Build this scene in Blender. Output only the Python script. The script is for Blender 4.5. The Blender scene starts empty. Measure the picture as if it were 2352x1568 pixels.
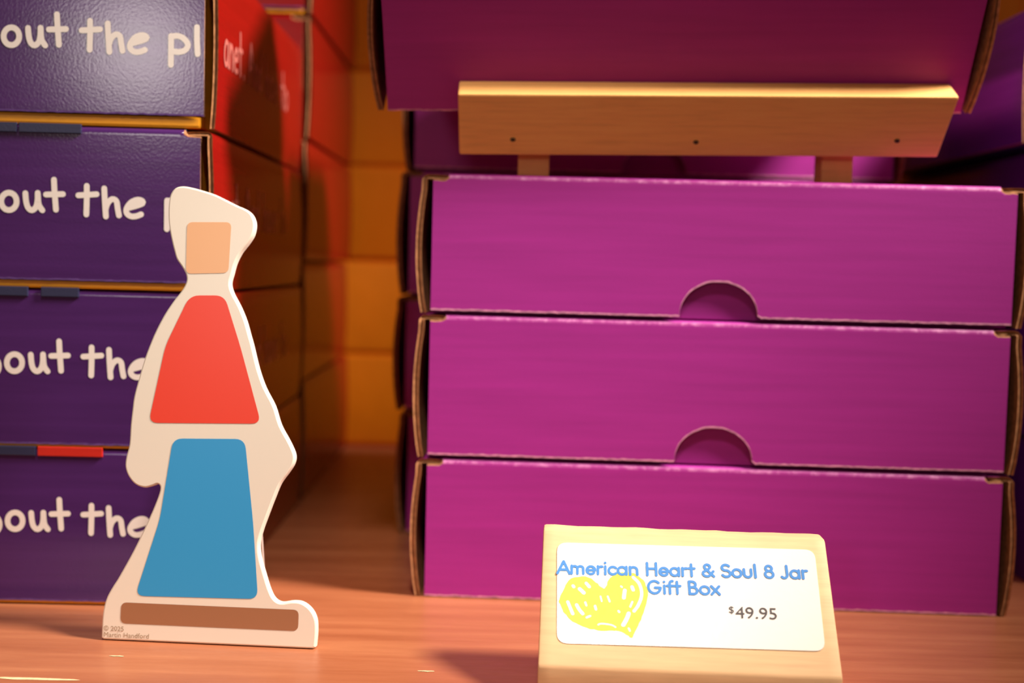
import bpy, bmesh, math, random
from mathutils import Vector, Matrix
from mathutils.geometry import tessellate_polygon
from math import sin, cos, pi, radians as RAD
scn = bpy.context.scene
COL = scn.collection

# ------------------------------------------------------------------ camera
PITCH, ROLL, FPX, EYE = .0643, .0259, 2772.0, .1954
cam = bpy.data.cameras.new('camera')
cam.sensor_fit = 'HORIZONTAL'; cam.sensor_width = 36.0
cam.lens = 36.0 * FPX / 2352
cam.clip_start = .01; cam.clip_end = 50
cam.dof.use_dof = True
cam.dof.focus_distance = .585
cam.dof.aperture_fstop = 4.4
camo = bpy.data.objects.new('camera', cam); COL.objects.link(camo)
camo.matrix_world = Matrix.Translation((0, 0, EYE)) @ Matrix.Rotation(pi/2 - PITCH, 4, 'X') @ Matrix.Rotation(ROLL, 4, 'Z')
scn.camera = camo

# ------------------------------------------------------------------ light
scn.view_settings.view_transform = 'Standard'
scn.view_settings.look = 'None'
scn.view_settings.gamma = 1.0
scn.view_settings.use_curve_mapping = False
scn.view_settings.exposure = 0.13
world = bpy.data.worlds.new('shop_air'); scn.world = world
world.use_nodes = True
bg = world.node_tree.nodes['Background']
bg.inputs[0].default_value = (1.0, .60, .36, 1)
bg.inputs[1].default_value = .10

def lamp(name, kind, loc, target, power, color, size=.2, spot=None, blend=.5, size_y=None):
    d = bpy.data.lights.new(name, kind)
    d.energy = power; d.color = color
    if kind == 'AREA':
        d.size = size
        if size_y: d.shape = 'RECTANGLE'; d.size_y = size_y
        else: d.shape = 'DISK'
    elif kind == 'SPOT':
        d.shadow_soft_size = size; d.spot_size = RAD(spot); d.spot_blend = blend
    o = bpy.data.objects.new(name, d); COL.objects.link(o)
    o.location = loc
    o.rotation_euler = (Vector(target) - Vector(loc)).to_track_quat('-Z', 'Y').to_euler()
    return o
WARM = (1.0, .88, .76)
# ceiling spot over the shelf edge: lights the price block, the standee and the shelf front
lamp('ceiling_spot', 'SPOT', (-.02, -.02, 1.40), (-.09, .55, .06), 44, WARM, .07, spot=29, blend=.9)
# track lamp to the right, over the shelf front: lights the box fronts and the red box ends at a slant
lamp('track_spot', 'SPOT', (.92, .42, 1.16), (.08, .68, .40), 212, WARM, .13, spot=44, blend=1)
# dimmer lamp far back on the left, mirrored in the glossy indigo box
lamp('far_lamp', 'AREA', (-.83, -1.73, .703), (-.2, .66, .3), 3.6, (1.0, .90, .86), .29)

# ------------------------------------------------------------------ materials
def s2l(c):
    c = c / 255.0
    return c / 12.92 if c <= .04045 else ((c + .055) / 1.055) ** 2.4
def rgb(r, g, b): return (s2l(r), s2l(g), s2l(b), 1)
def new_mat(name):
    m = bpy.data.materials.new(name); m.use_nodes = True
    nt = m.node_tree
    return m, nt, nt.nodes['Principled BSDF']
def noise(nt, scale, detail=4, rough=.55, stretch=(1, 1, 1), coord='Object'):
    tc = nt.nodes.new('ShaderNodeTexCoord'); mp = nt.nodes.new('ShaderNodeMapping')
    mp.inputs['Scale'].default_value = stretch
    n = nt.nodes.new('ShaderNodeTexNoise')
    n.inputs['Scale'].default_value = scale; n.inputs['Detail'].default_value = detail; n.inputs['Roughness'].default_value = rough
    nt.links.new(tc.outputs[coord], mp.inputs['Vector']); nt.links.new(mp.outputs['Vector'], n.inputs['Vector'])
    return n
def ramp(nt, src, stops):
    r = nt.nodes.new('ShaderNodeValToRGB')
    el = r.color_ramp.elements
    while len(el) < len(stops): el.new(.5)
    for e, (p, c) in zip(el, stops): e.position = p; e.color = c
    nt.links.new(src, r.inputs[0]); return r
def bump(nt, b, src, strength, dist=.001):
    n = nt.nodes.new('ShaderNodeBump'); n.inputs['Strength'].default_value = strength; n.inputs['Distance'].default_value = dist
    nt.links.new(src, n.inputs['Height']); nt.links.new(n.outputs['Normal'], b.inputs['Normal'])
def plain(name, c, rough=.5, spec=.5, var=.0, scale=60, coat=0, bmp=0, bscale=400, stretch=(1, 1, 1)):
    m, nt, b = new_mat(name)
    b.inputs['Base Color'].default_value = c
    b.inputs['Roughness'].default_value = rough
    b.inputs['Specular IOR Level'].default_value = spec
    if coat: b.inputs['Coat Weight'].default_value = coat; b.inputs['Coat Roughness'].default_value = .12
    if var:
        n = noise(nt, scale, stretch=stretch)
        lo = tuple(max(0, v * (1 - var)) for v in c[:3]) + (1,); hi = tuple(min(1, v * (1 + var)) for v in c[:3]) + (1,)
        r = ramp(nt, n.outputs['Fac'], [(.3, lo), (.7, hi)])
        nt.links.new(r.outputs[0], b.inputs['Base Color'])
    if bmp:
        n2 = noise(nt, bscale, detail=3); bump(nt, b, n2.outputs['Fac'], bmp)
    return m
M = {}
def card(name, c, rough, spec=.5, bmp=.12, bscale=700, var=.08):
    """printed corrugated board: faint horizontal flute lines, fine paper grain"""
    m, nt, b = new_mat(name)
    b.inputs['Roughness'].default_value = rough; b.inputs['Specular IOR Level'].default_value = spec
    n = noise(nt, 9, stretch=(1, 1, 22), detail=5)
    lo = tuple(v * (1 - var) for v in c[:3]) + (1,); hi = tuple(min(1, v * (1 + var)) for v in c[:3]) + (1,)
    r = ramp(nt, n.outputs['Fac'], [(.3, lo), (.7, hi)])
    nt.links.new(r.outputs[0], b.inputs['Base Color'])
    n2 = noise(nt, bscale, detail=2)
    bump(nt, b, n2.outputs['Fac'], bmp, .0004)
    return m
M['purple'] = card('purple_card', rgb(172, 44, 152), .5, .4)
M['purple_in'] = card('purple_card_inner', rgb(160, 38, 140), .6, .3)
M['indigo'] = card('indigo_card', rgb(76, 37, 102), .15, .45, bmp=.09, bscale=650, var=.12)
M['red'] = card('red_card', rgb(140, 14, 13), .24, .16, bmp=.05, bscale=120)
M['yellow'] = card('yellow_card', rgb(244, 164, 26), .45)
M['navy'] = card('navy_card', rgb(44, 46, 78), .4)
M['tab_red'] = card('red_tab_card', rgb(205, 40, 26), .4)
M['kraft'] = plain('kraft_edge', rgb(170, 118, 80), .85, .2, var=.3, scale=300)
M['flute'] = plain('flute_shadow_gap', rgb(70, 42, 28), .95, .1)
M['torn'] = plain('torn_paper_edge', rgb(222, 150, 186), .8, .2, var=.35, scale=260)
M['torn_indigo'] = plain('worn_fold_edge', rgb(96, 66, 130), .6, .3, var=.3, scale=260)
M['cream'] = plain('cream_board_gloss', rgb(251, 240, 224), .28, .5)
M['board_edge'] = plain('board_edge', rgb(214, 196, 184), .5)
M['grey_board'] = plain('grey_board', rgb(196, 178, 168), .6)
M['coral'] = plain('coral_print', rgb(250, 72, 50), .3)
M['blue'] = plain('blue_print', rgb(60, 166, 230), .3)
M['brown'] = plain('brown_print', rgb(172, 118, 84), .3)
M['tan'] = plain('tan_print', rgb(250, 190, 140), .3)
M['copy'] = plain('pale_brown_print', rgb(176, 150, 122), .4)
M['white_print'] = plain('white_print', rgb(250, 241, 234), .45)
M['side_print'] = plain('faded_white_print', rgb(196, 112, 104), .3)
M['label'] = plain('gloss_label_paper', rgb(250, 240, 232), .22, .5, bmp=.1, bscale=300)
M['title'] = plain('blue_lettering', rgb(80, 142, 214), .6, .2)
M['price'] = plain('black_lettering', rgb(56, 44, 46), .4)
M['heart'] = plain('yellow_crayon', rgb(250, 236, 96), .7, .15, var=.06, scale=500)
M['nail'] = plain('dark_nail_head', rgb(48, 26, 14), .5)
def wood(name, c, along='X', rough=.55, var=.22, scale=26, bmp=.15, spec=.35):
    m, nt, b = new_mat(name)
    b.inputs['Roughness'].default_value = rough; b.inputs['Specular IOR Level'].default_value = spec
    st = {'X': (1, 14, 14), 'Z': (14, 14, 1), 'Y': (14, 1, 14)}[along]
    n = noise(nt, scale, detail=6, rough=.6, stretch=st)
    lo = tuple(v * (1 - var) for v in c[:3]) + (1,); hi = tuple(min(1, v * (1 + var)) for v in c[:3]) + (1,)
    r = ramp(nt, n.outputs['Fac'], [(.28, lo), (.5, c), (.72, hi)])
    nt.links.new(r.outputs[0], b.inputs['Base Color'])
    bump(nt, b, n.outputs['Fac'], bmp, .0006)
    return m
M['pine'] = wood('pine_easel', rgb(252, 188, 112), var=.12, rough=.6)
M['pine_pale'] = wood('pine_block', rgb(236, 192, 144), var=.10)
def shelf_mat():
    m, nt, b = new_mat('cherry_laminate')
    b.inputs['Roughness'].default_value = .34; b.inputs['Specular IOR Level'].default_value = .45
    n = noise(nt, 5, detail=6, rough=.62, stretch=(1, 12, 1))
    r = ramp(nt, n.outputs['Fac'], [(.25, rgb(150, 84, 54)), (.5, rgb(168, 101, 68)), (.75, rgb(186, 120, 83))])
    nt.links.new(r.outputs[0], b.inputs['Base Color'])
    n2 = noise(nt, 90, detail=3, stretch=(1, 3, 1))
    rr = ramp(nt, n2.outputs['Fac'], [(.3, (.30,)*3 + (1,)), (.7, (.42,)*3 + (1,))])
    nt.links.new(rr.outputs[0], b.inputs['Roughness'])
    return m
M['shelf'] = shelf_mat()
M['chip'] = plain('chipped_laminate', rgb(240, 206, 160), .7, var=.2, scale=300)
M['wall'] = plain('orange_wall_paint', rgb(236, 134, 14), .42, .5, var=.10, scale=7, bmp=.5, bscale=55)

# ------------------------------------------------------------------ object helpers
def link(name, me, mats, parent=None):
    for m in mats: me.materials.append(m)
    o = bpy.data.objects.new(name, me); COL.objects.link(o)
    if parent: o.parent = parent
    return o
def mesh_from(bm, name, smooth=None):
    bmesh.ops.recalc_face_normals(bm, faces=bm.faces[:])
    me = bpy.data.meshes.new(name); bm.to_mesh(me); bm.free()
    if smooth is not None:
        for p in me.polygons: p.use_smooth = True
        me.set_sharp_from_angle(angle=RAD(smooth))
    return me
def tag(o, label=None, cat=None, group=None, kind=None):
    if label: o['label'] = label
    if cat: o['category'] = cat
    if group: o['group'] = group
    if kind: o['kind'] = kind
    return o
def empty(name, loc, rot=None, label=None, cat=None, group=None):
    o = bpy.data.objects.new(name, None); COL.objects.link(o)
    o.empty_display_size = .02
    o.matrix_world = Matrix.Translation(loc) @ (rot if rot else Matrix.Identity(4))
    tag(o, label, cat, group)
    return o
def Rz(a): return Matrix.Rotation(a, 4, 'Z')
def Rx(a): return Matrix.Rotation(a, 4, 'X')
def Ry(a): return Matrix.Rotation(a, 4, 'Y')
def add_box(bm, x0, x1, y0, y1, z0, z1, bev=0, mi=0):
    r = bmesh.ops.create_cube(bm, size=1)
    vs = r['verts']
    for v in vs:
        v.co = Vector((x0 if v.co.x < 0 else x1, y0 if v.co.y < 0 else y1, z0 if v.co.z < 0 else z1))
    fs = {f for v in vs for f in v.link_faces}
    for f in fs: f.material_index = mi
    if bev:
        es = {e for v in vs for e in v.link_edges}
        g = bmesh.ops.bevel(bm, geom=list(es), offset=bev, segments=2, profile=.6, affect='EDGES')
        for f in g['faces']: f.material_index = mi
def box_obj(name, dims, mats, parent=None, bev=0):
    bm = bmesh.new(); add_box(bm, *dims, bev=bev)
    return link(name, mesh_from(bm, name), mats, parent)
LAYER = [0]
def ribbon(bm, pts, w, place, mi=0, caps=6):
    """flat pen stroke with round ends; sharp corners start a new stroke. place(u, v, lift) -> Vector"""
    h = w / 2
    P = [pts[0]]
    for q in pts[1:]:
        if math.hypot(q[0]-P[-1][0], q[1]-P[-1][1]) > w*.02: P.append(q)
    if len(P) == 1: P.append((P[0][0]+w*.01, P[0][1]))
    runs, cur = [], [P[0]]
    for i in range(1, len(P)):
        cur.append(P[i])
        if i < len(P)-1:
            a = math.atan2(P[i][1]-P[i-1][1], P[i][0]-P[i-1][0]); b = math.atan2(P[i+1][1]-P[i][1], P[i+1][0]-P[i][0])
            d = abs((b-a+pi) % (2*pi)-pi)
            if d > RAD(62): runs.append(cur); cur = [P[i]]
    runs.append(cur)
    for run in runs:
        LAYER[0] = (LAYER[0]+1) % 7
        lift = LAYER[0]*.000006
        n = len(run)
        tang = []
        for i in range(n):
            a, b = run[max(0, i-1)], run[min(n-1, i+1)]
            l = math.hypot(b[0]-a[0], b[1]-a[1]) or 1
            tang.append(((b[0]-a[0])/l, (b[1]-a[1])/l))
        Ls = [bm.verts.new(place(p[0]-t[1]*h, p[1]+t[0]*h, lift+i*5e-7)) for i, (p, t) in enumerate(zip(run, tang))]
        Rs = [bm.verts.new(place(p[0]+t[1]*h, p[1]-t[0]*h, lift+i*5e-7)) for i, (p, t) in enumerate(zip(run, tang))]
        for i in range(n-1):
            f = bm.faces.new([Ls[i], Rs[i], Rs[i+1], Ls[i+1]]); f.material_index = mi
        for p, t, l_, r_, sg in ((run[0], tang[0], Ls[0], Rs[0], 1), (run[-1], tang[-1], Rs[-1], Ls[-1], -1)):
            a0 = math.atan2(t[0]*sg, -t[1]*sg)
            mid = [bm.verts.new(place(p[0]+h*cos(a0+pi*k/caps), p[1]+h*sin(a0+pi*k/caps), lift)) for k in range(1, caps)]
            f = bm.faces.new([l_]+mid+[r_]); f.material_index = mi
def smooth_line(pts, n=4):
    if len(pts) < 3: return pts
    out = []
    P = [pts[0]] + list(pts) + [pts[-1]]
    for i in range(1, len(P)-2):
        for k in range(n):
            t = k/n; r = []
            for c in (0, 1):
                p0, p1, p2, p3 = P[i-1][c], P[i][c], P[i+1][c], P[i+2][c]
                r.append(.5*((2*p1)+(-p0+p2)*t+(2*p0-5*p1+4*p2-p3)*t*t+(-p0+3*p1-3*p2+p3)*t**3))
            out.append(tuple(r))
    out.append(pts[-1])
    return out
def chaikin(pts, n=3, closed=True):
    for _ in range(n):
        q = []
        for i in range(len(pts)):
            a, b = pts[i], pts[(i+1) % len(pts)]
            q += [(a[0]*.75+b[0]*.25, a[1]*.75+b[1]*.25), (a[0]*.25+b[0]*.75, a[1]*.25+b[1]*.75)]
        pts = q
    return pts
def fill(bm, pts, place, mi=0):
    vs = [bm.verts.new(place(x, y)) for x, y in pts]
    cap(bm, vs, pts, mi)
def cap(bm, vs, pts, mi=0):
    """tessellate a concave outline"""
    for t in tessellate_polygon([[Vector((x, y, 0)) for x, y in pts]]):
        try: f = bm.faces.new([vs[k] for k in t])
        except ValueError: continue
        f.material_index = mi
def round_poly(pts, r, n=6):
    out = []
    for i in range(len(pts)):
        p0, p1, p2 = Vector(pts[i-1]), Vector(pts[i]), Vector(pts[(i+1) % len(pts)])
        a = p1+(p0-p1).normalized()*r; b = p1+(p2-p1).normalized()*r
        for k in range(n+1):
            t = k/n; q = a*(1-t)**2+p1*2*t*(1-t)+b*t*t; out.append((q.x, q.y))
    return out

# ------------------------------------------------------------------ the setting
SHELF_FRONT, WALL_Y = .497, 1.262
sh = empty('shelf', (0, WALL_Y, 0), None, 'orange-brown wood laminate shelf that every box, the standee and the price block stand on', 'shelf')
bm = bmesh.new(); add_box(bm, -1.1, 1.3, SHELF_FRONT-WALL_Y, -.001, -.032, 0, bev=.002)
link('shelf_board', mesh_from(bm, 'shelf_board'), [M['shelf']], sh)
def chip(cx, cy, rx, ry, seed):
    rnd = random.Random(seed); n = 16
    bm = bmesh.new()
    pts = [(cx+rx*cos(2*pi*k/n)*rnd.uniform(.7, 1.1), cy+ry*sin(2*pi*k/n)*rnd.uniform(.45, 1.2)) for k in range(n)]
    fill(bm, pts, lambda x, y: Vector((x, y-WALL_Y, .0002)))
    tag(link('chipped_patch', mesh_from(bm, 'chipped_patch'), [M['chip']], sh), 'pale chip in the laminate')
chip(-.1882, .5757, .0040, .0009, 3)
chip(-.0375, .5655, .0046, .0009, 5)
chip(-.2150, .5415, .0260, .0016, 8)

bm = bmesh.new()
CH, CL, G = .0975, .395, .0022
rnd = random.Random(2)
for k in range(-3, 12):
    off = (k % 2)*CL/2
    for i in range(-4, 5):
        x0 = i*CL+off+.12
        j = rnd.uniform(-.0008, .0008)
        add_box(bm, x0+G, x0+CL-G, j, .05, k*CH+G, (k+1)*CH-G, bev=.0045)
add_box(bm, -1.5, 2.1, .004, .06, -3*CH, 12*CH)
w = link('wall_back', mesh_from(bm, 'wall_back', 40), [M['wall']]); w.location = (0, WALL_Y, 0)
tag(w, 'orange painted block wall behind the stacked boxes', 'wall', kind='structure')

bm = bmesh.new(); add_box(bm, -1.5, 2.1, -3.2, WALL_Y, -1.25, -1.20)
tag(link('floor', mesh_from(bm, 'floor'), [plain('shop_floor', rgb(150, 120, 95), .5, var=.1, scale=4)]), 'shop floor in front of the shelf', 'floor', kind='structure')
# ------------------------------------------------------------------ mailer boxes
def mailer_mesh(B, H, D, gap, notch=None, seed=0, gapx=.0026, bulge=.0036, kraft_w=.0030):
    """meshes of a corrugated mailer box: tray, lid with front flap, two bulging side walls.
    local frame: x right, y away from viewer, z up; front flap spans x 0..B at y = 0."""
    rnd = random.Random(seed)
    t, r = .0030, .0028
    # --- columns across the front flap
    us = [0.0]
    step = .0023
    if notch:
        cx, nw, nh = notch
        x = 0
        while x + step < cx-nw: x += step; us.append(x)
        us.append(cx-nw)
        for k in range(1, 28): us.append(cx-nw*cos(pi*k/28))
        us.append(cx+nw); x = cx+nw
    else: x = 0
    while x + step < B: x += step; us.append(x)
    us.append(B)
    def zb(u):
        z = gap
        if notch and abs(u-notch[0]) < notch[1]:
            s = (u-notch[0])/notch[1]; z += notch[2]*math.sqrt(max(0, 1-s*s))*.93 + notch[2]*.07
        return z + rnd.uniform(-.00018, .00018)
    arc = [(r-r*sin(a), H-r+r*(1-cos(a)) if False else H-r+r*sin(a)) for a in ()]
    bm = bmesh.new(); cols = []
    ce = .0085
    for u in us:
        z0 = zb(u)
        cut = u < ce or u > B-ce
        wob = rnd.uniform(-.0003, .0003)
        if cut: zt = H-.0042+wob
        else: zt = H-r
        outer = [(0, z0), (0, z0+.0008+abs(wob)), (0, z0+(zt-z0)*.34), (0, z0+(zt-z0)*.67), (0, zt-.0011), (0, zt)]
        if cut: outer += [(.0005, zt+.0006), (.001, zt+.0007), (.0016, zt+.0007), (.0020, zt+.0007)]
        else: outer += [(r-r*cos(a), zt+r*sin(a)) for a in (pi/8, pi/4, 3*pi/8, pi/2)]
        inner = [(t, z0), (t, zt-.0005)]
        cols.append([bm.verts.new((u, y, z)) for y, z in outer+inner])
    no = 10
    for a, b in zip(cols, cols[1:]):
        for k in range(len(a)):
            k2 = (k+1) % len(a)
            f = bm.faces.new([a[k], b[k], b[k2], a[k2]])
            if k == 0: f.material_index = 1
            elif k >= no-1: f.material_index = 2
            elif k >= 5 and (a[0].co.x < ce or b[0].co.x > B-ce): f.material_index = 2
            elif k in (5, 6): f.material_index = 4
    for c in (cols[0], cols[-1]):
        f = bm.faces.new(c); f.material_index = 2
    # top panel behind the fold
    add_box(bm, ce, B-ce, r, D, H-.0028, H, mi=0)
    lid = mesh_from(bm, 'lid', 30)
    # --- tray
    bm = bmesh.new(); add_box(bm, .001, B-.001, t+.0012, D-.001, .0006, H-.0032, bev=.0008)
    tray = mesh_from(bm, 'tray')
    # --- side walls: ribbon of two plies, bulging outwards and curling in at the top
    def side(sgn):
        bm = bmesh.new(); x_in = gapx
        path = []
        for k in range(13):
            q = k/12; z = .0006+(H-.0040)*q
            path.append((x_in+bulge*sin(pi*min(1, q*1.02))**.8 if 0 < q < 1 else x_in+(0 if q == 0 else bulge*.25), z))
        e = path[-1]
        # path holds the inner line of the wall; add the curl
        W = kraft_w
        rows = []
        for i, p in enumerate(path):
            rows.append([(p[0]+W*fr, p[1]) for fr in (0, .40, .58, 1)])
        for a in (30, 60, 90):
            A = RAD(a); c0 = (e[0]-.0004, e[1])
            rows.append([(c0[0]+(.0004+W*fr*.82)*cos(A), c0[1]+(.0004+W*fr*.82)*sin(A)) for fr in (0, .40, .58, 1)])
        lst = rows[-1]
        for dx in (.004, .0115):
            rows.append([(e[0]-dx+.001*(k == 0), lst[k][1]-.0003*(dx > .005)) for k in range(4)])
        fr_v, bk_v = [], []
        for i, rw in enumerate(rows):
            yy = -.0002 if i < 13 else .0012
            fr_v.append([bm.verts.new((sgn*x, yy+(.0009 if k in (1, 2) else 0)+rnd.uniform(0, .0004), z)) for k, (x, z) in enumerate(rw)])
            bk_v.append([bm.verts.new((sgn*x, D, z)) for x, z in rw])
        for i in range(len(rows)-1):
            for k in range(3):
                f = bm.faces.new([fr_v[i][k], fr_v[i][k+1], fr_v[i+1][k+1], fr_v[i+1][k]]); f.material_index = 2 if k == 1 else 1
                f = bm.faces.new([bk_v[i][k], bk_v[i][k+1], bk_v[i+1][k+1], bk_v[i+1][k]]); f.material_index = 1
            f = bm.faces.new([fr_v[i][3], bk_v[i][3], bk_v[i+1][3], fr_v[i+1][3]]); f.material_index = 0
            f = bm.faces.new([fr_v[i][0], bk_v[i][0], bk_v[i+1][0], fr_v[i+1][0]]); f.material_index = 1
        for rw_f, rw_b in ((fr_v[0], bk_v[0]), (fr_v[-1], bk_v[-1])):
            for k in range(3):
                f = bm.faces.new([rw_f[k], rw_f[k+1], rw_b[k+1], rw_b[k]]); f.material_index = 1
        me = mesh_from(bm, 'side_wall', 40)
        return me
    return lid, tray, side(-1), side(1)

def mailer(name, loc, rot, B, H, D, gap, col, label, cat, group=None, notch=None, seed=0, inner=None, side_l=None, side_r=None, **kw):
    root = empty(name, loc, rot, label, cat, group)
    lid, tray, sl, sr = mailer_mesh(B, H, D, gap, notch, seed, **kw)
    torn = M['torn'] if col == 'purple' else M['torn_indigo']
    link('lid', lid, [M[col], torn, M['kraft'], M['flute'], M[col] if col != 'purple' else M['fold']], root)
    link('tray', tray, [M[inner or col]], root)
    if inner == 'yellow':
        box_obj('inner_flap', (.0015, B-.0015, .0013, .012, .0005, gap-.0003), [M['yellow']], root, bev=min(.0016, gap*.22))
    a = link('side_wall', sl, [M[side_l or col], M['kraft'], M['flute']], root)
    b = link('side_wall', sr, [M[side_r or col], M['kraft'], M['flute']], root); b.location = (B, 0, 0)
    return root
def fold_mat():
    m, nt, b = new_mat('scuffed_purple_fold')
    b.inputs['Roughness'].default_value = .5
    n = noise(nt, 160, detail=5, rough=.7)
    r = ramp(nt, n.outputs['Fac'], [(.45, rgb(166, 44, 140)), (.68, rgb(214, 130, 190))])
    nt.links.new(r.outputs[0], b.inputs['Base Color'])
    return m
M['fold'] = fold_mat()

# front stack of three purple boxes
PB, PD = .33, .150
PO, PY = (-.0474, .6948), -.035
PZ = [0, .0817, .1655]; PH = [.0815, .0836, .0803]
plabel = ['purple cardboard box at the bottom of the front stack, directly behind the price block',
          'purple cardboard box in the middle of the front stack, with a half-moon thumb notch',
          'purple cardboard box on top of the front stack, under the wooden easel']
for k in range(3):
    mailer('gift_box', (PO[0], PO[1], PZ[k]), Rz(PY), PB, PH[k], PD, .0022 if k else .0006, 'purple', plabel[k], 'box', 'purple gift boxes',
           notch=(.165, .0222, .0204) if k else None, seed=11+k, inner='purple_in')
# darker stack behind
BZ = [0, .0888, .1712, .2592]; BH = [.0886, .0822, .0878, .0850]
blabel = ['purple box at the bottom of the shaded rear stack, standing on the shelf',
          'purple box second from the bottom of the shaded rear stack',
          'purple box third from the bottom of the shaded rear stack',
          'purple box on top of the shaded rear stack, partly hidden by the tilted display box']
for k in range(4):
    mailer('gift_box', (-.0735+(.0012, -.002, -.001, .0015)[k], .8564, BZ[k]), Rz(.004*(k-1)), .338, BH[k], PD, .002, 'purple', blabel[k], 'box', 'purple gift boxes',
           notch=(.169, .0222, .0204) if k else None, seed=31+k, inner='purple_in')
# display box tilted on the easel
TILT = Matrix.Rotation(.0126, 4, 'Z') @ Rx(.5485) @ Ry(-.0238)
TO = Vector((-.0749, .7029, .2811))
mailer('gift_box', TO, TILT, PB, .0825, PD, .0006, 'purple', 'purple box tipped forward on the wooden easel at the top of the photo', 'box', 'purple gift boxes', seed=51, inner='purple_in')

# ------------------------------------------------------------------ wooden easel on top of the front stack
ea = empty('display_easel', TO, TILT, 'pine display easel with a nailed front ledge, standing on the front purple stack', 'easel')
bm = bmesh.new(); add_box(bm, .0415, .3185, -.0192, -.0004, -.0180, .0190, bev=.0012)
for v in bm.verts:
    v.co.z += .0005*sin(v.co.x*60)
    if v.co.x > .3 and v.co.z < 0: v.co.x -= .0035
    if v.co.x > .3 and v.co.z > 0: v.co.x += .001
ledge = link('ledge', mesh_from(bm, 'ledge'), [M['pine']], ea)
for u, v in ((.0721, -.0081), (.1760, -.0091), (.2899, -.0076)):
    bm = bmesh.new()
    bmesh.ops.create_cone(bm, cap_ends=True, segments=14, radius1=.0013, radius2=.0011, depth=.0010, matrix=Matrix.Translation((u, -.0194, v)) @ Rx(pi/2) @ Matrix.Diagonal((1.25, .85, 1, 1)))
    link('nail', mesh_from(bm, 'nail'), [M['nail']], ledge)
inv = TILT.inverted()
for u in (.0757, .2520):
    box_obj('rail', (u, u+.0183, 0, .196, -.0215, -.0008), [M['pine']], ea, bev=.001)
    p = TILT @ Vector((u, 0, 0)) + TO
    for yy, ztop in ((.7060, .2755),):
        bm = bmesh.new()
        add_box(bm, p.x, p.x+.0183, yy, yy+.018, .2463, ztop+.0058*(u > .2), bev=.001)
        bm.transform((Matrix.Translation(TO) @ TILT).inverted())
        link('leg', mesh_from(bm, 'leg'), [M['pine']], ea)
bm = bmesh.new()
add_box(bm, -.004, .202, .859, .877, .3446, .3560, bev=.001)
bm.transform((Matrix.Translation(TO) @ TILT).inverted())
link('cross_bar', mesh_from(bm, 'cross_bar'), [M['pine']], ea)

# ------------------------------------------------------------------ indigo boxes with red ends on the left
FRONT_TEXT = [[(-106.7, 46.92), (-106.98, 45.22), (-107.79, 43.74), (-109.0, 42.67), (-110.47, 42.16), (-111.99, 42.27), (-113.36, 43.0), (-114.38, 44.24), (-114.93, 45.82), (-114.93, 47.54), (-114.38, 49.15), (-113.35, 50.45), (-111.98, 51.25), (-110.47, 51.45), (-109.0, 51.03), (-107.78, 50.03), (-106.98, 48.59), (-106.7, 46.92)], [(-102.0, 51.44), (-101.61, 47.06), (-100.61, 43.79), (-98.51, 42.31), (-96.29, 44.19), (-95.41, 47.79), (-95.35, 51.74)], [(-95.35, 51.74), (-94.8, 45.61), (-92.85, 42.47)], [(-86.62, 59.13), (-86.33, 52.99), (-85.88, 47.51), (-85.54, 43.01)], [(-90.92, 50.99), (-86.77, 51.22), (-81.79, 51.47)], [(-68.95, 56.24), (-68.92, 49.65), (-69.12, 40.84)], [(-73.47, 51.05), (-69.04, 51.4), (-63.61, 51.89)], [(-59.52, 55.14), (-59.16, 48.28), (-58.57, 40.04)], [(-58.91, 43.33), (-57.66, 47.22), (-55.17, 49.49), (-52.94, 48.45), (-52.26, 44.62), (-51.52, 40.79)], [(-47.37, 44.76), (-42.94, 45.99), (-38.78, 47.65), (-39.35, 49.12), (-41.85, 49.43), (-45.17, 47.85), (-47.48, 44.48), (-47.25, 42.01), (-45.13, 40.53), (-42.35, 40.61), (-39.58, 41.68)], [(-25.58, 49.51), (-25.57, 42.08), (-25.62, 34.08)], [(-25.57, 49.24), (-21.85, 49.62), (-18.5, 48.06), (-16.53, 45.09), (-17.9, 42.29), (-21.23, 41.1), (-25.12, 41.43)], [(-11.78, 54.58), (-11.71, 46.88), (-11.32, 40.28)], [(-0.42, 47.48), (-2.05, 43.3), (-2.4, 39.43), (-1.14, 36.15), (-0.03, 36.18)], [(-119.32, 44.63), (-119.59, 42.88), (-120.37, 41.34), (-121.54, 40.24), (-122.95, 39.71), (-124.4, 39.83), (-125.71, 40.59), (-126.7, 41.87), (-127.22, 43.52), (-127.22, 45.29), (-126.68, 46.97), (-125.7, 48.31), (-124.38, 49.13), (-122.93, 49.34), (-121.52, 48.89), (-120.35, 47.86), (-119.59, 46.37), (-119.32, 44.63)], [(-127.69, 58.93), (-127.61, 49.06), (-127.29, 40.83)]]
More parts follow.
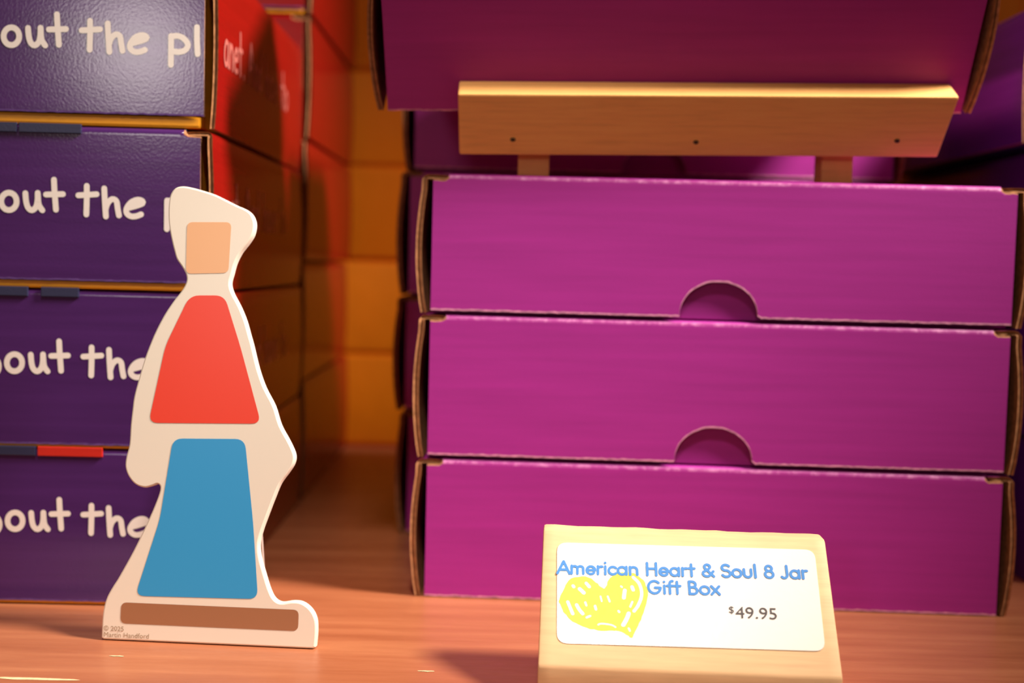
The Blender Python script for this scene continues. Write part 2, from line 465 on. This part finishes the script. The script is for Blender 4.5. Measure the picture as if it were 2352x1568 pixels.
OUTLINE = [(0.34, 0.86), (0.44, 13.11), (1.89, 20.83), (4.77, 26.86), (7.69, 31.8), (15.14, 46.36), (22.49, 63.11), (26.31, 73.37), (27.23, 78.03), (25.81, 79.52), (23.37, 78.55), (19.36, 77.52), (14.56, 78.89), (10.78, 82.72), (8.74, 87.73), (8.95, 93.04), (10.25, 99.27), (10.48, 109.01), (11.02, 117.01), (11.63, 123.68), (13.69, 133.06), (16.39, 143.59), (20.61, 155.5), (25.16, 165.2), (29.6, 172.46), (34.08, 178.6), (36.15, 183.11), (35.76, 186.67), (33.56, 190.41), (30.67, 194.35), (29.12, 198.78), (27.79, 203.22), (26.41, 208.79), (25.48, 214.36), (25.18, 221.08), (25.82, 227.16), (28.16, 230.8), (31.52, 232.0), (35.85, 231.65), (42.03, 230.22), (49.14, 228.14), (55.37, 225.37), (61.36, 222.6), (65.95, 220.69), (69.0, 217.86), (70.53, 213.43), (69.85, 208.06), (67.33, 203.54), (63.71, 198.54), (61.23, 193.13), (59.89, 187.53), (58.96, 182.83), (60.28, 178.2), (64.41, 170.98), (67.62, 163.97), (69.93, 156.94), (71.73, 151.46), (75.12, 139.84), (78.86, 130.47), (84.16, 121.16), (87.67, 111.6), (92.68, 103.2), (95.6, 96.94), (95.34, 92.33), (92.64, 87.63), (88.85, 82.02), (86.03, 74.7), (83.04, 66.06), (80.47, 58.09), (79.17, 51.71), (79.89, 45.19), (82.69, 36.37), (85.44, 28.86), (88.06, 24.41), (91.68, 22.6), (97.41, 23.49), (102.3, 23.05), (106.84, 19.98), (109.68, 15.12), (110.37, 8.65), (110.01, 0.85)]
def emm(g): return [(u*.001, v*.001) for u, v in g]
LB, LD = .2322, .293
LYAW = .0166
def l_point(u, d, z, du=0):
    return Vector((-.162, .659, z)) + Rz(LYAW) @ Vector((u, d, 0))
def front_text(parent, B, shift=(0, 0)):
    bm = bmesh.new()
    for i, g in enumerate(FRONT_TEXT):
        if i == 13: continue
        g = smooth_line(emm(g), 3)
        ribbon(bm, g, .0031, lambda x, y, e: Vector((x + B + .0078 + shift[0], -.00015-e, y + shift[1])))
    link('printed_lettering', mesh_from(bm, 'printed_lettering'), [M['white_print']], parent)
# hand-lettered alphabet, x-height = 1
HW = {
 'a': (.95, [[(.75, .95), (.4, 1), (.1, .6), (.15, .15), (.45, 0), (.72, .3), (.78, .95)], [(.78, .95), (.78, .3), (.9, 0)]]),
 'n': (.95, [[(.15, 1), (.15, 0)], [(.15, .6), (.45, 1), (.72, .8), (.8, 0)]]),
 'e': (.95, [[(.12, .52), (.8, .62), (.7, .95), (.4, 1), (.1, .55), (.3, .05), (.8, .1)]]),
 't': (.85, [[(.42, 1.9), (.42, 0)], [(.05, 1.1), (.8, 1.15)]]),
 '.': (.6, [[(.3, .05), (.3, 0)]]),
 'A': (1.3, [[(.05, 0), (.55, 1.85), (1.05, 0)], [(.25, .7), (.9, .75)]]),
 'd': (1.0, [[(.75, .8), (.4, 1), (.1, .5), (.35, 0), (.75, .3)], [(.8, 1.9), (.78, 0)]]),
 'h': (.95, [[(.15, 1.9), (.15, 0)], [(.15, .6), (.45, 1), (.72, .8), (.8, 0)]]),
 'v': (.9, [[(.05, 1), (.42, 0), (.8, 1)]]),
 'o': (1.0, [[(.5+.4*cos(2*pi*k/12), .5+.48*sin(2*pi*k/12)) for k in range(13)]]),
 ' ': (.75, []),
}
def side_x(z, H, bulge, gapx, kw):
    q = max(0.02, min(.98, (z-.0006)/(H-.004)))
    return gapx + bulge*sin(pi*min(1, q*1.02))**.8 + kw
def side_text(parent, B, H, text, size, y0, zbase, gapx, bulge, kw):
    bm = bmesh.new(); x = y0
    for ch in text:
        adv, strokes = HW[ch]
        for g in strokes:
            g = smooth_line([(x+px*size, zbase+py*size) for px, py in g], 3)
            ribbon(bm, g, .0030, lambda d, z, e: Vector((B + side_x(z, H, bulge, gapx, kw) + .0003 + e, d, z)))
        x += adv*size*1.08
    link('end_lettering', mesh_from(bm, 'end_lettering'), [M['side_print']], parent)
LZ = [0, .0876, .1752, .2634]; LH = [.0874, .0874, .0880, .0960]
LGAP = [.0024, .0024, .0050, .0072]
LSH = [.0012, .0012, -.0012, 0.0]
llabel = ['indigo box at the bottom of the lettered stack behind the standee',
          'indigo box second from the bottom of the lettered stack, with a red and a navy tab below it' if False else 'indigo box second from the bottom of the lettered stack, above the one on the shelf',
          'indigo box third from the bottom of the lettered stack, beside the top of the standee',
          'indigo box with a red end and a shiny glare patch, topmost of the lettered stack']
KW = dict(gapx=.0034, bulge=.0016, kraft_w=.0026)
def indigo_box(loc, rot, H, gap, label, seed, text=True, tabs=(), D=LD, group='indigo lettered boxes', sr='red', sl='red', B=LB, col='indigo', inner='yellow'):
    root = mailer('shipping_box', loc, rot, B, H, D, gap, col, label, 'box', group, seed=seed, inner=inner, side_l=sl, side_r=sr, **KW)
    if text:
        front_text(root, B)
        side_text(root, B, H, 'anet. And have to', .0126, .0125, .0378, KW['gapx'], KW['bulge'], KW['kraft_w'])
    for (u0, u1, m) in tabs:
        bm = bmesh.new(); add_box(bm, B+u0, B+u1, -.0012, .0005, H-.0040, H+.0012, bev=.0004)
        link('tuck_tab', mesh_from(bm, 'tuck_tab'), [M[m]], root)
    return root
tabs = [[(-.125, -.0915, 'navy'), (-.0905, -.055, 'tab_red')], [(-.125, -.0955, 'navy'), (-.0885, -.0680, 'navy')], [(-.125, -.0985, 'navy'), (-.0975, -.0640, 'navy')], []]
for k in range(4):
    p = l_point(-LB-.0078+LSH[k], (0.001, 0, -.0005, -.001)[k], LZ[k])
    indigo_box(p, Rz(LYAW+(0, .002, -.004, .004)[k]), LH[k], LGAP[k], llabel[k], 70+k, tabs=tabs[k])
# second column, between that stack and the wall
clabel = ['red box at the bottom of the blurred column against the wall',
          'red box second from the bottom of the blurred column against the wall',
          'red box third from the bottom of the blurred column against the wall',
          'red box fourth from the bottom of the blurred column against the wall',
          'red box on top of the blurred column against the wall, at the upper left']
for k in range(5):
    sh_x = (.002, .0005, .002, .0035, .0045)[k]
    p = l_point(-LB-.0078+sh_x, .3085, .0970*k)
    indigo_box(p, Rz(LYAW+(0, .004, -.003, .003, .0)[k]), .0965, .004, clabel[k], 90+k, text=False, D=.288, col='red', group='red boxes against the wall')
# right-hand stack at the edge of the photo
RZ_ = [0, .0930, .1858, .2785]; RH = [.0926, .0924, .0923, .0850]
rlabel = ['dark box at the bottom of the shadowed stack on the far right, on the shelf',
          'dark box second from the bottom of the shadowed stack on the far right',
          'dark box third from the bottom of the shadowed stack on the far right',
          'dark indigo box on top of the shadowed stack at the far right']
for k in range(4):
    x = .3395 + (0, -.002, -.002, -.0180)[k]
    rt = indigo_box(Vector((x, .760, RZ_[k])), Rz((0, .006, -.004, .0)[k]), RH[k], .003, rlabel[k], 110+k, text=False, sl='indigo', sr='red', B=.2322, inner='navy', group='dark boxes at the right edge')
    bm = bmesh.new(); xx = .028; sz = .0126
    for ch in 'have to':
        adv, strokes = HW[ch]
        for g in strokes:
            g = smooth_line([(xx+px*sz, .034+py*sz) for px, py in g], 3)
            ribbon(bm, g, .0030, lambda d, z, e: Vector((-side_x(z, RH[k], KW['bulge'], KW['gapx'], KW['kraft_w'])-.0003-e, LD-.02-d, z)))
        xx += adv*sz*1.08
    link('end_lettering', mesh_from(bm, 'end_lettering'), [M['white_print']], rt)

# ------------------------------------------------------------------ die-cut standee
CT = RAD(6)
st = empty('standee', (-.2044, .5995, 0), Rz(-.0577) @ Rx(-CT), 'cream die-cut standee with plain coral, blue and brown print, standing before the indigo boxes', 'standee')
ol = emm(OUTLINE)
ol = smooth_line(ol, 4)
ol = [(u, v) for u, v in ol]
ol[0] = (ol[0][0], .0012); ol[-1] = (ol[-1][0], .0012)
def offset_poly(pts, d):
    n = len(pts); out = []
    area = sum(pts[i][0]*pts[(i+1) % n][1]-pts[(i+1) % n][0]*pts[i][1] for i in range(n))
    s = 1 if area > 0 else -1
    for i in range(n):
        a, b, c = pts[i-1], pts[i], pts[(i+1) % n]
        d1 = Vector((b[0]-a[0], b[1]-a[1])); d2 = Vector((c[0]-b[0], c[1]-b[1]))
        if d1.length < 1e-9 or d2.length < 1e-9: out.append(b); continue
        d1.normalize(); d2.normalize()
        t = d1+d2
        if t.length < 1e-6: t = d1
        t.normalize(); nrm = Vector((-t.y, t.x))*s
        k = min(1.6, 1/max(.4, abs(nrm.dot(Vector((-d1.y, d1.x))))))
        out.append((b[0]+nrm.x*d*k, b[1]+nrm.y*d*k))
    return out
base = [(ol[0][0]+.0012, .0004), (ol[-1][0]-.0012, .0004)]
ring = ol + [base[1], base[0]]
layers = [(offset_poly(ring, .0009), 0.0), (offset_poly(ring, .0003), .0003), (ring, .0014), (ring, .0046), (offset_poly(ring, .0008), .0054)]
bm = bmesh.new(); vl = []
for pts, y in layers: vl.append([bm.verts.new((u, y, max(.0004, v))) for u, v in pts])
for a, b in zip(vl, vl[1:]):
    for i in range(len(a)):
        j = (i+1) % len(a); bm.faces.new([a[i], a[j], b[j], b[i]])
cap(bm, vl[0], layers[0][0]); cap(bm, vl[-1], layers[-1][0])
link('board', mesh_from(bm, 'board', 18), [M['cream']], st)
def flat_print(name, pts, mat, r):
    bm = bmesh.new(); fill(bm, round_poly(emm(pts), r*.001), lambda u, v: Vector((u, -.00012, v)))
    link(name, mesh_from(bm, name), [mat], st)
flat_print('printed_patch', [(36, 187), (58, 188), (58.5, 214), (35.5, 213.5)], M['tan'], 3)
flat_print('printed_patch', [(38.5, 176), (56.5, 176.5), (66, 150), (78, 112), (20, 110.5), (27, 150)], M['coral'], 5)
flat_print('printed_patch', [(33, 103), (70, 104), (76, 62), (80, 24), (17, 23), (28, 62)], M['blue'], 5)
flat_print('printed_patch', [(10, 19.5), (101, 19.5), (101, 9), (10, 9)], M['brown'], 3)
bm = bmesh.new()
pr = [(.036, .140), (.060, .140), (.0735, .062), (.0748, .036), (.0760, .0043), (.028, .0043)]
A_, B_ = [], []
for u, v in pr:
    y = .0062 + (.140-v)*.205
    A_.append(bm.verts.new((u, y, v))); B_.append(bm.verts.new((u, y+.003, v+.0006)))
bm.faces.new(A_); bm.faces.new(B_)
for i in range(len(A_)):
    j = (i+1) % len(A_); bm.faces.new([A_[i], A_[j], B_[j], B_[i]])
tag(link('back_strut', mesh_from(bm, 'back_strut'), [M['grey_board']], st), 'grey support strut')

def type_text(name, body, size, loc_m, mat, parent, bold=0, spacing=1.0):
    c = bpy.data.curves.new(name, 'FONT'); c.body = body; c.size = size; c.offset = bold; c.space_character = spacing
    c.resolution_u = 3
    t = bpy.data.objects.new(name, c); COL.objects.link(t)
    bpy.context.view_layer.update()
    dg = bpy.context.evaluated_depsgraph_get()
    me = bpy.data.meshes.new_from_object(t.evaluated_get(dg))
    bpy.data.objects.remove(t); bpy.data.curves.remove(c)
    me.name = name
    me.materials.clear()
    me.transform(loc_m @ Rx(pi/2))
    return link(name, me, [mat], parent)
def fit_width(o, x0, x1):
    xs = [v.co.x for v in o.data.vertices]; a, b = min(xs), max(xs)
    for v in o.data.vertices: v.co.x = x0 + (v.co.x-a)*(x1-x0)/(b-a)
type_text('copyright_lettering', '\u00a9 2025', .0035, Matrix.Translation((.0015, -.00015, .00500)), M['copy'], st)
o = type_text('copyright_lettering', 'Martin Handford', .0035, Matrix.Translation((.0015, -.00015, .00190)), M['copy'], st)
fit_width(o, .0018, .0250)

# ------------------------------------------------------------------ price block
SG = empty('price_block', (.0153, .5283, 0), Rz(-.0463), 'pale pine wedge block with a white price label, standing on the shelf front', 'sign')
W_, H1, BK, HT = .1348, .0167, .0481, .0678
prof = [(0, .0004), (0, H1), (BK-(BK)*.001/(HT-H1), HT-.001), (BK+.0005, HT), (BK+.012, HT), (BK+.012, .0004)]
bm = bmesh.new()
nx = 24; rowsv = []
for i in range(nx+1):
    u = W_*i/nx
    edge = 1 if i in (0, nx) else 0
    row = []
    for k, (y, z) in enumerate(prof):
        wz = (.00016*sin(i*1.7)+.00014*sin(i*.9+1)) if k in (3, 4) else 0
        if i == 16 and k in (3, 4): wz -= .0004
        row.append(bm.verts.new((u, y, z+wz)))
    rowsv.append(row)
for a, b in zip(rowsv, rowsv[1:]):
    for k in range(len(prof)):
        k2 = (k+1) % len(prof); bm.faces.new([a[k], b[k], b[k2], a[k2]])
bm.faces.new(rowsv[0]); bm.faces.new(rowsv[-1])
bmesh.ops.recalc_face_normals(bm, faces=bm.faces[:])
es = [e for e in bm.edges if len(e.link_faces) == 2 and e.calc_face_angle(0) > RAD(25)]
bmesh.ops.bevel(bm, geom=es, offset=.0012, segments=2, profile=.5, affect='EDGES')
link('wood_block', mesh_from(bm, 'wood_block', 35), [M['pine_pale']], SG)
SLOPE = math.atan2(BK, HT-H1)
face = Matrix.Translation((0, 0, H1)) @ Rx(-SLOPE)       # sloped face: local u, v in its x, z
def on_face(u, v, d): return face @ Vector((u, -d, v))
# label with rounded corners
c4 = [(.0068, .0630), (.1290, .0641), (.1284, .0124), (.0083, .0112)]
bm = bmesh.new()
rp = round_poly(c4, .0050)
top = [bm.verts.new(on_face(u, v, .00040)) for u, v in rp]; bot = [bm.verts.new(on_face(u, v, .00015)) for u, v in rp]
for i in range(len(rp)):
    j = (i+1) % len(rp); bm.faces.new([top[i], top[j], bot[j], bot[i]])
cap(bm, top, rp)
lab = link('paper_label', mesh_from(bm, 'paper_label'), [M['label']], SG)
# geometric sans capitals and lower case, cap height = 1
def arcp(cx, cy, rx, ry, a0, a1, n=14): return [(cx+rx*cos(RAD(a0+(a1-a0)*k/n)), cy+ry*sin(RAD(a0+(a1-a0)*k/n))) for k in range(n+1)]
X = .62
GF = {
 'A': (.86, [[(.04, 0), (.43, .96), (.82, 0)], [(.18, .30), (.68, .30)]]),
 'm': (1.02, [[(.10, 0), (.10, X)], arcp(.29, .40, .19, .20, 180, 0, 10)+[(.48, 0)], arcp(.67, .40, .19, .20, 180, 0, 10)+[(.86, 0)]]),
 'e': (.70, [[(.08, .30), (.60, .30)]+arcp(.34, .30, .27, .30, 0, 320, 20)]),
 'r': (.46, [[(.10, 0), (.10, X)], arcp(.32, .36, .22, .24, 180, 75, 8)]),
 'i': (.28, [[(.12, 0), (.12, X)], [(.12, .90), (.12, .91)]]),
 'c': (.60, [arcp(.34, .30, .27, .30, 45, 315, 18)]),
 'a': (.76, [arcp(.34, .30, .27, .30, 0, 360, 22), [(.62, 0), (.62, X)]]),
 'n': (.70, [[(.10, 0), (.10, X)], arcp(.33, .36, .23, .25, 180, 0, 10)+[(.56, 0)]]),
 'H': (.86, [[(.12, 0), (.12, .96)], [(.70, 0), (.70, .96)], [(.12, .52), (.70, .52)]]),
 't': (.46, [[(.22, 0), (.22, .92)], [(.04, X-.02), (.42, X-.02)]]),
 '&': (.86, [[(.80, 0), (.24, .66)]+arcp(.40, .76, .18, .18, 200, -20, 10)+[(.44, .52), (.14, .36)]+arcp(.35, .22, .25, .22, 150, 330, 10)+[(.78, .40)]]),
 'S': (.70, [arcp(.35, .72, .25, .23, 35, 250, 14)+arcp(.35, .25, .27, .25, 80, -150, 14)]),
 'o': (.72, [arcp(.35, .30, .28, .30, 0, 360, 22)]),
 'u': (.70, [[(.10, X), (.10, .24)]+arcp(.33, .24, .23, .24, 180, 360, 10)+[(.56, X)]]),
 'l': (.28, [[(.12, 0), (.12, 1.0)]]),
 '8': (.68, [arcp(.34, .73, .20, .21, 0, 360, 18), arcp(.34, .26, .26, .26, 0, 360, 20)]),
 'J': (.58, [[(.42, .96), (.42, .24)]+arcp(.22, .24, .20, .24, 0, -140, 10)]),
 'G': (.96, [arcp(.46, .48, .38, .48, 45, 340, 22)+[(.84, .44), (.50, .44)]]),
 'f': (.42, [[(.18, 0), (.18, .74)]+arcp(.34, .74, .16, .24, 180, 80, 8), [(.02, X-.02), (.38, X-.02)]]),
 'B': (.72, [[(.12, 0), (.12, .96), (.32, .96)]+arcp(.32, .74, .20, .22, 90, -90, 10)+[(.12, .52)], [(.32, .52)]+arcp(.36, .26, .24, .26, 90, -90, 10)+[(.12, 0)]]),
 'x': (.62, [[(.06, 0), (.54, X)], [(.06, X), (.54, 0)]]),
 ' ': (.40, []),
}
def geo_text(bm, text, a, b, cap, stroke):
    tot = sum(GF[c][0] for c in text)
    L = math.hypot(b[0]-a[0], b[1]-a[1]); dx, dy = (b[0]-a[0])/L, (b[1]-a[1])/L
    sx = L/tot; x = 0
    for ch in text:
        adv, strokes = GF[ch]
        for g in strokes:
            q = []
            for px, py in g:
                ux, uy = (x+px)*sx, py*cap
                q.append((a[0]+dx*ux-dy*uy, a[1]+dy*ux+dx*uy))
            ribbon(bm, q, stroke, lambda u, v, e: on_face(u, v, .00061 + e))
        x += adv
bm = bmesh.new()
geo_text(bm, 'American Heart & Soul 8 Jar', (.0072, .0464), (.1248, .0486), .0066, .00132)
geo_text(bm, 'Gift Box', (.0494, .0378), (.0834, .0386), .0066, .00132)
link('title_lettering', mesh_from(bm, 'title_lettering'), [M['title']], lab)
pm = face @ Matrix.Translation((0, -.00064, 0))
o = type_text('price_lettering', '49.95', .0082, Matrix.Translation((.0895, 0, .0270)), M['price'], lab)
fit_width(o, .0895, .1082); o.data.transform(pm)
o = type_text('price_lettering', '$', .0048, Matrix.Translation((.0865, 0, .0294)), M['price'], lab)
fit_width(o, .0866, .0888); o.data.transform(pm)
# crayon heart
HP = [(120,560),(150,480),(200,390),(280,355),(370,360),(430,400),(470,440),(505,452),(530,400),(560,350),(620,320),(720,318),(790,350),(840,410),(866,480),(852,580),(820,680),(780,760),(735,852),(690,832),(620,800),(520,800),(420,790),(320,765),(230,720),(160,650)]
HG = [([(742,360),(790,410),(812,480),(806,540),(780,600),(750,640)],24),([(705,660),(690,700),(660,752)],30),([(196,565),(215,610),(238,662)],22),([(270,590),(290,625),(322,662)],24),([(295,458),(330,490)],28),([(350,410),(376,440)],24),([(672,470),(664,532)],28),([(732,440),(742,466)],26),([(470,520),(480,560)],12),([(530,520),(546,562)],14),([(342,570),(352,595)],15),([(424,600),(432,626)],18),([(735,565),(718,605)],16),([(240,432),(246,440)],24),([(355,692),(384,680)],15),([(450,750),(480,742),(560,752),(595,770)],11),([(620,640),(626,648)],16),([(640,436),(648,442)],14),([(705,780),(715,800)],14)]
def hp(x, y):
    px, py = 1250+x/3.618, 1230+y/3.618
    # photo pixels -> label coordinates (bilinear over the label corners)
    s = (px-1279)/591.0; t = (py-1246)/232.0
    for _ in range(3):
        s = (px-(1279+1*t))/(591.0+24*t); t = (py-(1246+16*s))/(231+3*s)
    P = [Vector(q) for q in c4]
    q = (P[0]*(1-s)+P[1]*s)*(1-t)+(P[3]*(1-s)+P[2]*s)*t
    return (q.x, q.y)
bm = bmesh.new()
hpts = [hp(*q) for q in smooth_line(HP+[HP[0]], 3)[:-1]]
rh = random.Random(4)
hpts = [(u+rh.uniform(-.00025, .00025), v+rh.uniform(-.00025, .00025)) for u, v in hpts]
fill(bm, hpts, lambda u, v: on_face(u, v, .00050))
for g, w_ in HG:
    ribbon(bm, smooth_line([hp(*q) for q in g], 3), w_/3.618*.000228, lambda u, v, e: on_face(u, v, .00054 + e), mi=1)
link('heart_print', mesh_from(bm, 'heart_print'), [M['heart'], M['label']], lab)
